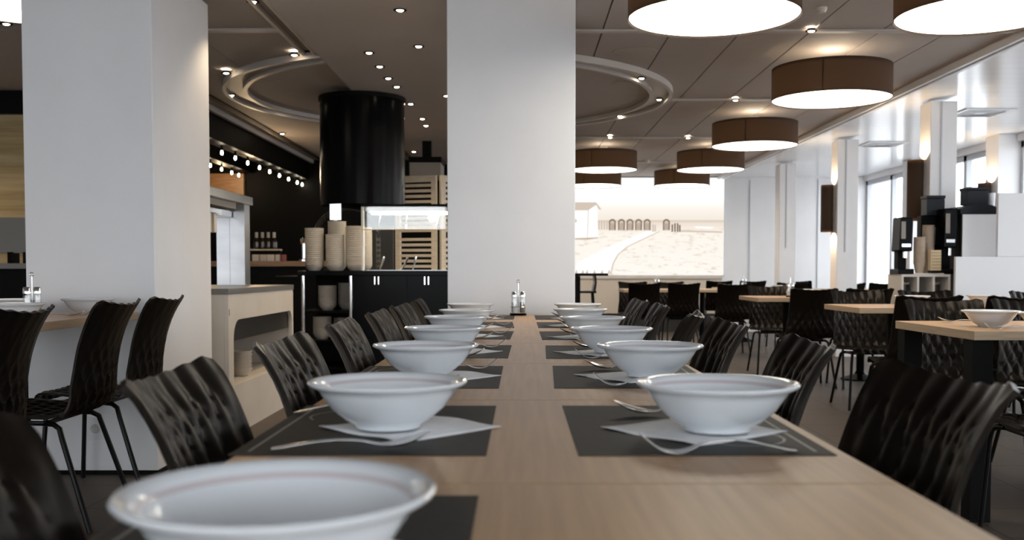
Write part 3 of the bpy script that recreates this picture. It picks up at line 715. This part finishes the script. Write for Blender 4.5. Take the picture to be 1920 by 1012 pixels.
# ------------------------------------------------------------------ tray cabinet, pass shelf, kitchen counter
t=thing('serving_cabinet','cream serving cabinet with grey top and an open arched side','cabinet',(-2.1,0,0))
def RX(x): return x+2.1
X0,X1,Y0,Y1=-2.45,-1.707,5.76,7.40
MB().box(RX(X0),RX(X1)+.006,Y0-.006,Y1,.845,.880).build('worktop',M['grey_stone'],t,bevel=.002)
# right-hand side panel with arched opening (profile in y,z)
def arc(cy,cz,r,a0,a1,n=6): return [(cy+r*math.cos(R(a0+(a1-a0)*k/n)),cz+r*math.sin(R(a0+(a1-a0)*k/n))) for k in range(n+1)]
rail=[(Y0,.844),(Y0,.30),(Y0+.10,.30)]+[(Y0+.10,.55)]+arc(Y0+.22,.57,.12,180,90)+[(Y1-.22,.69)]+arc(Y1-.12,.61,.08,90,0)+[(Y1-.04,.30),(Y1,.30),(Y1,.844)]
MB().prism([(y,z) for y,z in rail],'x',RX(X1)-.025,RX(X1)).build('side_panel',M['cream'],t)
MB().box(RX(X1)-.025,RX(X1),Y0,Y1,.0,.299).build('plinth',M['cream'],t)
MB().box(RX(X0),RX(X1)-.026,Y0,Y0+.025,0,.844).build('front_panel',M['cream'],t)
MB().box(RX(X0),RX(X1)-.026,Y1-.025,Y1,0,.844).build('end_panel',M['cream'],t)
MB().box(RX(X0),RX(X0)+.02,Y0+.03,Y1-.03,0,.844).build('back_panel',M['cream_in'],t)
MB().box(RX(X0)+.021,RX(X1)-.026,Y0+.03,Y1-.03,.27,.299).build('shelf',M['shelfw'],t)
MB().box(RX(X0)+.3,RX(X1)-.03,Y0+.03,Y1-.03,.56,.70).build('smoked_front',M['smoke'],t)
MB().box(RX(X1)-.0005,RX(X1)+.004,Y0+.004,Y0+.012,.72,.76).build('latch',M['chrome'],t)
def small_bowl(name='stacking_bowl'):
    Rr=.078; prof=[(0,.003),(.040,.003),(.040,0),(.044,0),(.048,.006),(.064,.020),(.073,.038),(.0765,.050),(.078,.052),(.077,.054),(.0735,.053),(.070,.040),(.060,.023),(.045,.010),(0,.0085)]
    return tag(MB().lathe(prof,36).build(name,M['stack'],smooth=True),'x','bowl')
SB=Kind(small_bowl())
def stack(x,y,z,n,where,group,pitch=.0172):
    for i in range(n):
        SB.place((x+random.uniform(-.0006,.0006),y+random.uniform(-.0006,.0006),z+i*pitch+.0003),random.uniform(0,6),'cream bowl, %s from the bottom, stack %s'%(ORD[i+1],where),group)
stack(-1.83,6.42,.30,6,'inside the cream cabinet','bowls in the serving cabinet',.022)
t=thing('pass_shelf','brushed steel heated pass shelf standing on the cream serving cabinet','shelf',(-2.2,0,0))
MB().box(-.22,.20,6.25,7.40,1.47,1.53).build('hood_top',M['brushed'],t,bevel=.003)
MB().box(-.19,.10,6.28,7.20,1.37,1.42).build('heat_lamp',M['steel'],t,bevel=.004)
MB().box(-.2,.16,6.3,7.1,1.425,1.468).build('tray',M['grey'],t)
for y in (6.5,6.62): MB().box(.11,.16,y-.03,y+.03,1.24,1.369).build('ticket_holder',M['cream'],t,bevel=.003)
MB().box(.10,.17,6.4,6.7,1.369,1.371).build('holder_rail',M['steel'],t)
MB().box(-.02,.075,7.22,7.36,.8805,1.469).build('post',M['brushed'],t); MB().box(.077,.185,7.22,7.36,.8805,1.469).build('post',M['brushed'],t)
t=thing('kitchen_counter','long black kitchen counter with a warm wood top behind the pass','counter',(-3.0,10.6,0))
MB().box(-1.0,.95,-.3,.3,0,1.03).build('body',M['black'],t); MB().box(-1.02,.97,-.33,.32,1.03,1.085).build('worktop',M['woodc'],t,bevel=.003)
MB().tube([(.45,-.325,.93),(.68,-.325,.93)],.010,8).build('handle',M['steel'],t,smooth=True)
def bottle(px,lb):
    Y=10.55; x=(px-PX0)*Y/F; t=thing('sauce_bottle',lb,'bottle',(x,Y,1.2165),0,'bottles over the wood counter')
    MB().lathe([(0,0),(.030,0),(.032,.01),(.032,.085),(.012,.125),(.012,.17),(0,.17)],20).build('body',M['bottle'],t,smooth=True)
    MB().lathe([(.0335,.02),(.0335,.075)],20).build('paper_label',M['bottle'],t,smooth=True)
    MB().lathe([(.0126,.12),(.0165,.12),(.0165,.178),(0,.18)],16).build('cap',M['label'],t,smooth=True)
t=thing('bottle_shelf','small wooden bottle shelf standing on the kitchen counter','shelf',(at(497,480,10.55).x,10.55,1.085))
MB().box(-.17,.17,-.06,.06,.115,.131).build('board',M['louvre'],t); MB().box(-.17,-.155,-.05,.05,0,.115).build('leg',M['black'],t); MB().box(.155,.17,-.05,.05,0,.115).build('leg',M['black'],t)
for px,lb in ((482,'cream squeeze bottle, first on the bottle shelf by the steel post'),(493,'dark bottle with pale cap, second on the bottle shelf'),(504,'dark bottle with pale neck, third on the bottle shelf'),(515,'dark bottle with pale cap, last on the bottle shelf')): bottle(px,lb)
for i,(px,w,m_) in enumerate(((481,.075,'label'),(495,.07,'label'),(509,.075,'shelfw'),(522,.05,'label'),(533,.045,'red'))):
    Y=10.42; x=(px-PX0)*Y/F; hgt=.07
    tag(MB().box(-w/2,w/2,-.03,.03,0,hgt).build('food_tub',M[m_],loc=(x,Y,1.0853),bevel=.008),['pale tub, first on the wood counter beside the steel post','pale tub, second on the wood counter beneath the bottles','wider cream tub, third on the wood counter','narrow pale tub, fourth on the wood counter','red tub at the end of the row on the wood counter'][i],'tub','tubs on the wood counter')
t=thing('chrome_dispenser','chrome tap dispenser beside the bowl stacks','dispenser',(at(569,470,10.5).x,10.5,1.0855))
MB().lathe([(0,0),(.05,0),(.05,.02),(.018,.03),(.018,.19),(.035,.21),(.03,.24),(0,.25)],24).build('body',M['chrome'],t,smooth=True); MB().tube([(0,0,.20),(0,-.06,.215),(0,-.09,.19)],.011,10).build('spout',M['chrome'],t,smooth=True)
# ------------------------------------------------------------------ black extractor hood
t=thing('extractor_hood','big black cylindrical extractor hood hanging from the ceiling ring','hood',(-1.345,8.45,0))
MB().lathe([(.350,1.535),(.358,1.535),(.358,2.445),(.350,2.445),(.350,1.535)],80).build('drum',M['black_gloss'],t,smooth=True)
MB().lathe([(0,1.66),(.349,1.66),(.349,1.67),(0,1.67)],64).build('filter',M['grey'],t,smooth=True)
MB().lathe([(.358,2.415),(.368,2.415),(.368,2.4485),(.358,2.4485)],80).build('collar',M['black'],t,smooth=True)
# ------------------------------------------------------------------ buffet counter
BX0,BX1,BY=-1.78,-.30,8.0
t=thing('buffet_counter','black buffet counter with an open chrome-posted shelf bay and glossy doors','counter',(0,BY,0))
MB().box(BX0-.02,BX1,-.03,.66,.945,.985).build('worktop',M['black_gloss'],t,bevel=.003)
MB().box(-1.36,BX1,0,.62,0,.944).build('body',M['black_gloss'],t)
MB().box(BX0,-1.361,.58,.62,0,.944).build('back_panel',M['black'],t)
for z in (.20,.42,.66): MB().box(BX0,-1.362,.02,.579,z-.02,z).build('shelf',M['black_gloss'],t)
for x in (-1.76,-1.375): MB().tube([(x,-.012,0),(x,-.012,.944)],.015,16).build('post',M['chrome'],t,smooth=True)
for x in (-.90,-.30):
    MB().box(x-.36+.0,x-.02 if x<-.5 else x-.02,-.018,-.001,.08,.93).build('door',M['black_gloss'],t)
for px in (704,711,797,804):
    x=(px-PX0)*BY/F; MB().box(x-.006,x+.006,-.04,-.019,.87,.95-.01).build('handle',M['chrome'],t,bevel=.003)
ZB=.985
GK='cream bowls stacked on the black buffet'
stack((591-PX0)*8.14/F,8.12,ZB,18,'at the open buffet end',GK)
stack((629-PX0)*8.12/F,8.11,ZB,15,'second along the buffet front',GK)
stack((667-PX0)*8.12/F,8.12,ZB,19,'before the white guard post',GK)
stack((633-PX0)*8.36/F,8.36,ZB,22,'behind, tallest on the buffet',GK)
stack((681-PX0)*8.38/F,8.39,ZB,19,'behind the white guard post',GK)
GKS='cream bowls inside the open buffet bay'
stack((614-PX0)*8.2/F,8.20,.66,9,'on upper buffet bay shelf',GKS,.0185)
stack((648-PX0)*8.3/F,8.38,.66,10,'upper buffet shelf behind chrome post',GKS,.0185)
stack((604-PX0)*8.2/F,8.20,.42,8,'on middle buffet bay shelf',GKS,.0185)
stack((642-PX0)*8.4/F,8.40,.42,7,'second on middle buffet shelf',GKS,.0185)
# sneeze guard
t=thing('sneeze_guard','lit glass sneeze guard with white post and black top bar over the buffet','sneeze guard',(0,8.25,0))
GX0,GX1=-1.295,-.32
MB().box(GX0,GX1,-.22,.22,1.505,1.525).build('top_bar',M['black'],t)
MB().box(GX0,GX1,-.225,-.215,1.32,1.504).build('front_glass',M['guard'],t)
MB().box(GX0+.03,GX1,-.19,.19,1.47,1.50).build('light_panel',M['white_lam'],t)
MB().box(GX0+.06,GX1,-.06,-.03,1.450,1.469).build('strip_light',M['diff'],t)
MB().tube([(GX0+.012,-.20,ZB+.0005),(GX0+.012,-.20,1.504)],.012,12).build('post',M['white_lam'],t,smooth=True)
for x in (GX0+.14,GX0+.36,GX0+.62): MB().tube([(x,-.212,1.33),(x,-.20,1.36),(x,-.15,1.40),(x,-.1,1.47)],.006,8).build('bracket',M['chrome'],t,smooth=True)
MB().tube([(GX0,-.222,1.32),(GX1,-.222,1.32)],.004,8).build('glass_edge',M['louvre'],t,smooth=True)
L=bpy.data.lights.new('guard_glow','POINT'); L.energy=10; L.color=(1,.82,.55); L.shadow_soft_size=.05; o=bpy.data.objects.new('guard_glow',L); COL.objects.link(o); o.parent=t; o.location=((812-PX0)*8.25/F,-.045,1.42)
MB().lathe([(0,1.39),(.02,1.395),(.035,1.42),(.03,1.446),(0,1.448)],20,((812-PX0)*8.25/F,-.045,0)).build('lamp',M['bulb'],t,smooth=True)
# curved glass hood and price sign
t=thing('curved_glass_guard','curved clear glass guard arching over the bowl stacks','glass guard',(0,8.55,0))
q=MB(); rows=[]
for k in range(17):
    a=R(180-180*k/16); x=(648-PX0)*8.55/F+.27*math.cos(a); z=1.30+.22*math.sin(a); rows.append([(x,0,z),(x,.22,z)])
q.grid(rows); q.build('glass',M['guard'],t,solid=.006,smooth=True)
for s in (-1,1):
    x=(648-PX0)*8.55/F+s*.27; MB().box(x-.006,x+.006,0,.22,ZB+.0005,1.30).build('support',M['guard'],t)
p=at(629,400,8.5); t=thing('counter_sign','white illuminated sign board on a pale stand above the bowl stacks','sign',(p.x,8.50,ZB+.0005))
MB().box(-.048,.048,-.006,.006,.435,.60).build('board',mat('sign_board',(.8,.82,.85),.3,emit=(.9,.95,1),es=.6),t,bevel=.003); MB().box(-.015,.015,-.005,.005,0,.434).build('stand',M['white_lam'],t)
# serving tongs at the guard
for px,r_,lb in ((712,25,'steel ladle handle leaning at the buffet edge, by the dark screen'),(752,35,'brass-lit tongs leaning at the buffet edge below the louvred screen'),(774,20,'short steel tongs at the buffet edge below the louvred screen')):
    p=at(px,500,8.18); tag(MB().tube([(0,0,.004),(.02,0,.04),(.04,0,.09),(.045,0,.11)],[.006,.008,.010,.008],8).build('serving_tongs',M['steel'],loc=(p.x,8.18,ZB+.004),rot=(0,R(r_-30),0),smooth=True),lb,'tongs','serving tools on the buffet')
t=thing('food_tray','pale steel food tray set into the buffet top','tray',(-.80,8.2,ZB+.0003))
MB().box(-.45,.42,-.17,.0,0,.006).build('rim',M['brushed'],t)
# louvred folding screen
def louvre(x0,x1,y0,y1,lb):
    p0,p1=Vector((x0,y0,0)),Vector((x1,y1,0)); w=(p1-p0).length; ang=math.atan2(y1-y0,x1-x0)
    t=thing('louvred_screen',lb,'screen',(x0,y0,0),ang,'louvred screen panels'); H=1.90
    q=MB(); q.box(0,.05,0,.035,0,H).box(w-.05,w,0,.035,0,H); q.box(.05,w-.05,0,.035,H-.06,H).box(.05,w-.05,0,.035,0,.1).box(.05,w-.05,0,.035,1.36,1.42)
    q.build('frame',M['louvre'],t)
    q=MB(); z=.13
    while z<H-.09:
        if not 1.31<z<1.42: q.box(.05,w-.05,.010,.026,z,z+.027)
        z+=.052
    q.build('slats',M['louvre'],t); return t
louvre((741-PX0)*9.6/F,(819-PX0)*9.55/F,9.62,9.5,'pale wood louvred screen panel behind the lit sneeze guard')
louvre((828-PX0)*9.5/F,(900-PX0)*9.6/F,9.5,9.75,'second pale louvred screen panel, half hidden by the central pillar')
t=thing('dark_partition','dark grey partition panel beside the louvred screen behind the buffet','partition',(-1.45,9.7,0))
MB().box(-.12,.20,0,.05,.02,1.42).build('panel',M['smoke'],t); MB().box(-.12,-.06,-.1,.15,0,.02).build('foot',M['black'],t); MB().box(.14,.20,-.1,.15,0,.02).build('foot',M['black'],t)
p0=at(768,330,11.0); p1=at(826,296,11.0)
t=thing('duct_box','grey ventilation box with black upper band above the louvred screen','duct',(0,11.0,0))
MB().box(p0.x,p1.x,0,.5,p0.z,p1.z-.05).build('casing',M['grey'],t); MB().box(p0.x-.01,p1.x+.01,-.01,.5,p1.z-.05,p1.z+.012).build('band',M['black'],t)
MB().box((p0.x+p1.x)/2-.05,(p0.x+p1.x)/2+.05,.2,.3,p1.z+.013,ZC-.001).build('hanger',M['black'],t)
# ------------------------------------------------------------------ bar table and stool by the central pillar
t=thing('bar_table','tall slim black bar table beside the central white pillar','table',(.66,12.0,0))
MB().box(-.02,.38,-.3,.3,.925,.955).build('tabletop',M['black'],t,bevel=.003)
for y in (-.26,.26): MB().box(-.0,.05,y-.025,y+.025,0,.924).build('leg',M['black'],t)
MB().box(.0,.05,-.235,.235,.1,.14).build('brace',M['black'],t)
t=thing('bar_stool','dark bar stool with low curved back beside the tall bar table','stool',(.80,12.75,0))
MB().box(-.17,.17,-.17,.17,.70,.73).build('seat',M['chair'],t,bevel=.01)
MB().prism([(.13,.735),(.16,.73),(.175,.84),(.165,.93),(.14,.93),(.15,.84)],'y',-.16,.16).build('backrest',M['chair'],t,bevel=.004)
for sx in (-1,1):
    for sy in (-1,1): MB().tube([(sx*.13,sy*.13,.70),(sx*.17,sy*.17,0)],.011,8).build('leg',M['chair_metal'],t,smooth=True)
# ------------------------------------------------------------------ coffee station
YS=8.15
def sx(px,Y=YS): return (px-PX0)*Y/F
t=thing('cube_shelf','pale open cube shelf of the coffee station, holding dark bins','shelf',(0,YS,0))
a,b_=sx(1690),3.55
MB().box(a,b_,0,.30,.935,.955).build('top_board',M['shelfw'],t); MB().box(a,b_,0,.30,.60,.62).build('board',M['shelfw'],t); MB().box(a,b_,.285,.30,0,.934).build('back_board',M['shelfw'],t)
for k in range(4):
    x=a+(b_-a-.018)*k/3; MB().box(x,x+.018,0,.284,0,.599).build('upright',M['shelfw'],t); MB().box(x,x+.018,0,.284,.621,.934).build('upright',M['shelfw'],t)
for k in range(3):
    x=a+(b_-a-.018)*(k+.5)/3+.009
    lb=['dark lidded bin in the first bay of the cube shelf','low black bin in the middle bay of the cube shelf','dark lidded bin in the last bay of the cube shelf'][k]
    tt=thing('storage_bin',lb,'bin',(x,YS+.15,.6205),0,'bins in the cube shelf'); h=.25 if k!=1 else .16
    MB().lathe([(0,0),(.045,0),(.048,h*.9),(.046,h)],28).build('body',M['smoke'] if k!=1 else M['black'],tt,smooth=True); MB().lathe([(0,h+.0005),(.050,h+.0005),(.050,h+.015),(0,h+.02)],28).build('lid',M['cup'] if k!=1 else M['black'],tt,smooth=True)
ZS=.955
t=thing('serving_tray','thin pale tray under the paper cups on the cube shelf','tray',(sx(1735),YS+.12,ZS+.0003)); MB().box(-.085,.17,-.08,.1,0,.010).build('base',M['shelfw'],t,bevel=.002)
def cup_():
    return tag(MB().lathe([(0,.004),(.028,.004),(.028,0),(.031,0),(.046,.082),(.050,.084),(.050,.088),(.045,.088),(.030,.008),(0,.008)],28).build('paper_cup',M['cup'],smooth=True),'x','cup')
CU=Kind(cup_())
for i in range(15): CU.place((sx(1731),YS+.09,ZS+.0112+i*.0150),0,'paper cup, %s from the bottom, front stack on the cube shelf'%ORD[i+1],'stacked brown paper cups')
for i in range(22): CU.place((sx(1741,YS+.2),YS+.22,ZS+.0112+i*.0150),0,'paper cup, %s from the bottom, taller stack behind the dotted carton'%ORD[i+1],'stacked brown paper cups')
t=thing('dotted_carton','tan carton with rows of small dark dots on the coffee station','carton',(sx(1757),YS+.06,ZS+.011))
MB().box(-.043,.043,-.03,.03,.02,.19).build('body',M['gold'],t,bevel=.002); q=MB()
for i in range(5):
    for j in range(6): q.box(-.033+i*.016,-.027+i*.016,-.031,-.0302,.038+j*.025,.046+j*.025)
q.build('dots',M['bottle'],t); MB().box(-.043,.043,-.03,.03,0,.0195).build('foot',M['black'],t)
def grinder(px,y,lb,h,w):
    t=thing('coffee_machine',lb,'coffee machine',(sx(px,y),y,ZS+.0003),0,'black coffee machines')
    MB().box(-w*.6,w*.6,-.10,.10,0,.045).build('base',M['black_gloss'],t,bevel=.006); MB().box(-w*.30,w*.35,.0,.09,.045,h*.45).build('column',M['black'],t,bevel=.005)
    MB().prism([(-w*.5,h*.40),(w*.5,h*.40),(w*.56,h),(-w*.40,h)],'y',-.09,.10).build('housing',M['black_gloss'],t,bevel=.012)
    MB().box(-w*.1,w*.12,-.08,-.04,h*.28,h*.40).build('spout',M['chrome'],t,bevel=.004); MB().box(-w*.38,-w*.05,-.0915,-.0902,h*.62,h*.92).build('display',M['grey'],t)
    MB().box(-w*.32,w*.34,-.092,-.09,h*.48,h*.53).build('chrome_strip',M['chrome'],t)
grinder(1690,YS+.14,'black coffee grinder at the open end of the coffee station, below the wall lamp',.475,.11)
grinder(1772,YS+.18,'tall black coffee machine with chrome trim beside the white-fronted machine',.55,.11)
t=thing('drink_machine','drink machine with large white front and black curved top','drink machine',(0,YS+.1,0))
a,c=sx(1799,YS+.1),sx(1868,YS+.1)
MB().box(a,c,0,.34,.0,1.46).build('cabinet',M['black'],t,bevel=.004); MB().box(a+.012,c-.012,-.012,-.0005,.96,1.455).build('front_panel',M['white_lam'],t,bevel=.003)
m_=(a+c)/2; MB().prism([(a-.01,1.4605),(c+.01,1.4605),(c+.01,1.50),(c-.06,1.53),(m_,1.54),(a+.06,1.53),(a-.01,1.50)],'y',-.02,.34).build('top_cover',M['navy'],t)
def bin_(px0,px1,py0,py1,Y,zb,lb,m='navy'):
    x0,x1=(px0-PX0)*Y/F,(px1-PX0)*Y/F; h=CZ+(YH-py0)*Y/F-zb
    t=thing('bean_container',lb,'container',((x0+x1)/2,Y,zb),0,'containers on the coffee machines'); w=(x1-x0)/2
    MB().box(-w*.94,w*.94,-w*.8,w*.8,0,h-.025).build('body',M[m],t,bevel=.004); MB().box(-w,w,-w*.86,w*.86,h-.0245,h).build('lid',M['navy'],t,bevel=.003)
bin_(1803,1844,353,385,YS+.27,1.5405,'dark container standing on the white-fronted drink machine')
tag(MB().lathe([(0,0),(.026,0),(.032,.11),(.030,.11),(.024,.004),(0,.004)],24).build('glass_beaker',M['white_lam'],loc=(sx(1861,8.35),8.40,1.532),smooth=True),'white beaker on the drink machine beside the tall white panel','beaker')
t=thing('bean_cabinet','black box cabinet at the back of the coffee station under a dark container','cabinet',(sx(1747,8.45),8.45,ZS+.0003))
MB().box(-.10,.075,0,.09,0,.50).build('body',M['black'],t,bevel=.004); MB().box(-.09,.065,-.006,-.0005,.25,.40).build('front',M['screen'],t)
bin_(1729,1764,368,397,8.48,ZS+.502,'dark container standing on the black box cabinet of the coffee station')
# white counter panel, low part with taller part behind
t=thing('white_counter_panel','white stepped counter panel shielding the coffee station','panel',(0,8.0,0))
a,c,e=sx(1791,8.0),sx(1869,8.0),4.95
MB().box(a,e,0,.035,0,1.098).build('low_panel',M['white_lam'],t,bevel=.003); MB().box(c,e,0,.035,1.0985,1.61).build('tall_panel',M['white_lam'],t,bevel=.003)
# ------------------------------------------------------------------ terrace chairs outside the window
def terrace():
    t=thing('terrace_chair','x','chair')
    MB().tube([(-.25,0,0),(-.25,0,.85),(-.22,0,.90),(.22,0,.90),(.25,0,.85),(.25,0,0)],.018,8).build('back_frame',M['white_lam'],t,smooth=True)
    for z in (.62,.74): MB().tube([(-.25,0,z),(.25,0,z)],.014,8).build('rail',M['white_lam'],t,smooth=True)
    MB().box(-.24,.24,-.45,0,.42,.45).build('seat',M['white_lam'],t)
    for s in (-1,1): MB().tube([(s*.23,-.43,.42),(s*.23,-.45,0)],.014,8).build('leg',M['white_lam'],t,smooth=True)
    return t
TCH=Kind(terrace())
TCH.place((6.6,18.7,-.15),0,'white metal terrace chair outside the far window','terrace chairs outside'); TCH.place((7.25,18.7,-.15),0,'white metal terrace chair outside, behind the cube shelf','terrace chairs outside')
# ------------------------------------------------------------------ world, camera, look
sc=bpy.context.scene
w=bpy.data.worlds.new('sky'); sc.world=w; w.use_nodes=True; bg=w.node_tree.nodes['Background']
bg.inputs['Color'].default_value=(.90,.955,1,1); bg.inputs['Strength'].default_value=3.2
cam=bpy.data.cameras.new('camera'); co=bpy.data.objects.new('camera',cam); COL.objects.link(co); sc.camera=co
co.location=(0,0,CZ); co.rotation_euler=(R(90)-TILT,0,0)
cam.sensor_fit='HORIZONTAL'; cam.sensor_width=36; cam.lens=36*F/1920; cam.shift_x=(960-PX0)/1920; cam.shift_y=(CY0-506)/1920
cam.clip_start=.05; cam.clip_end=300
cam.dof.use_dof=True; cam.dof.focus_distance=3.2; cam.dof.aperture_fstop=5.2
sc.view_settings.view_transform='Standard'; sc.view_settings.look='None'; sc.view_settings.exposure=.85; sc.view_settings.gamma=1; sc.view_settings.use_curve_mapping=False
cy=sc.cycles; cy.use_denoising=True; cy.max_bounces=8; cy.diffuse_bounces=4; cy.glossy_bounces=4; cy.transparent_max_bounces=12; cy.sample_clamp_indirect=4; cy.caustics_reflective=False; cy.caustics_refractive=False
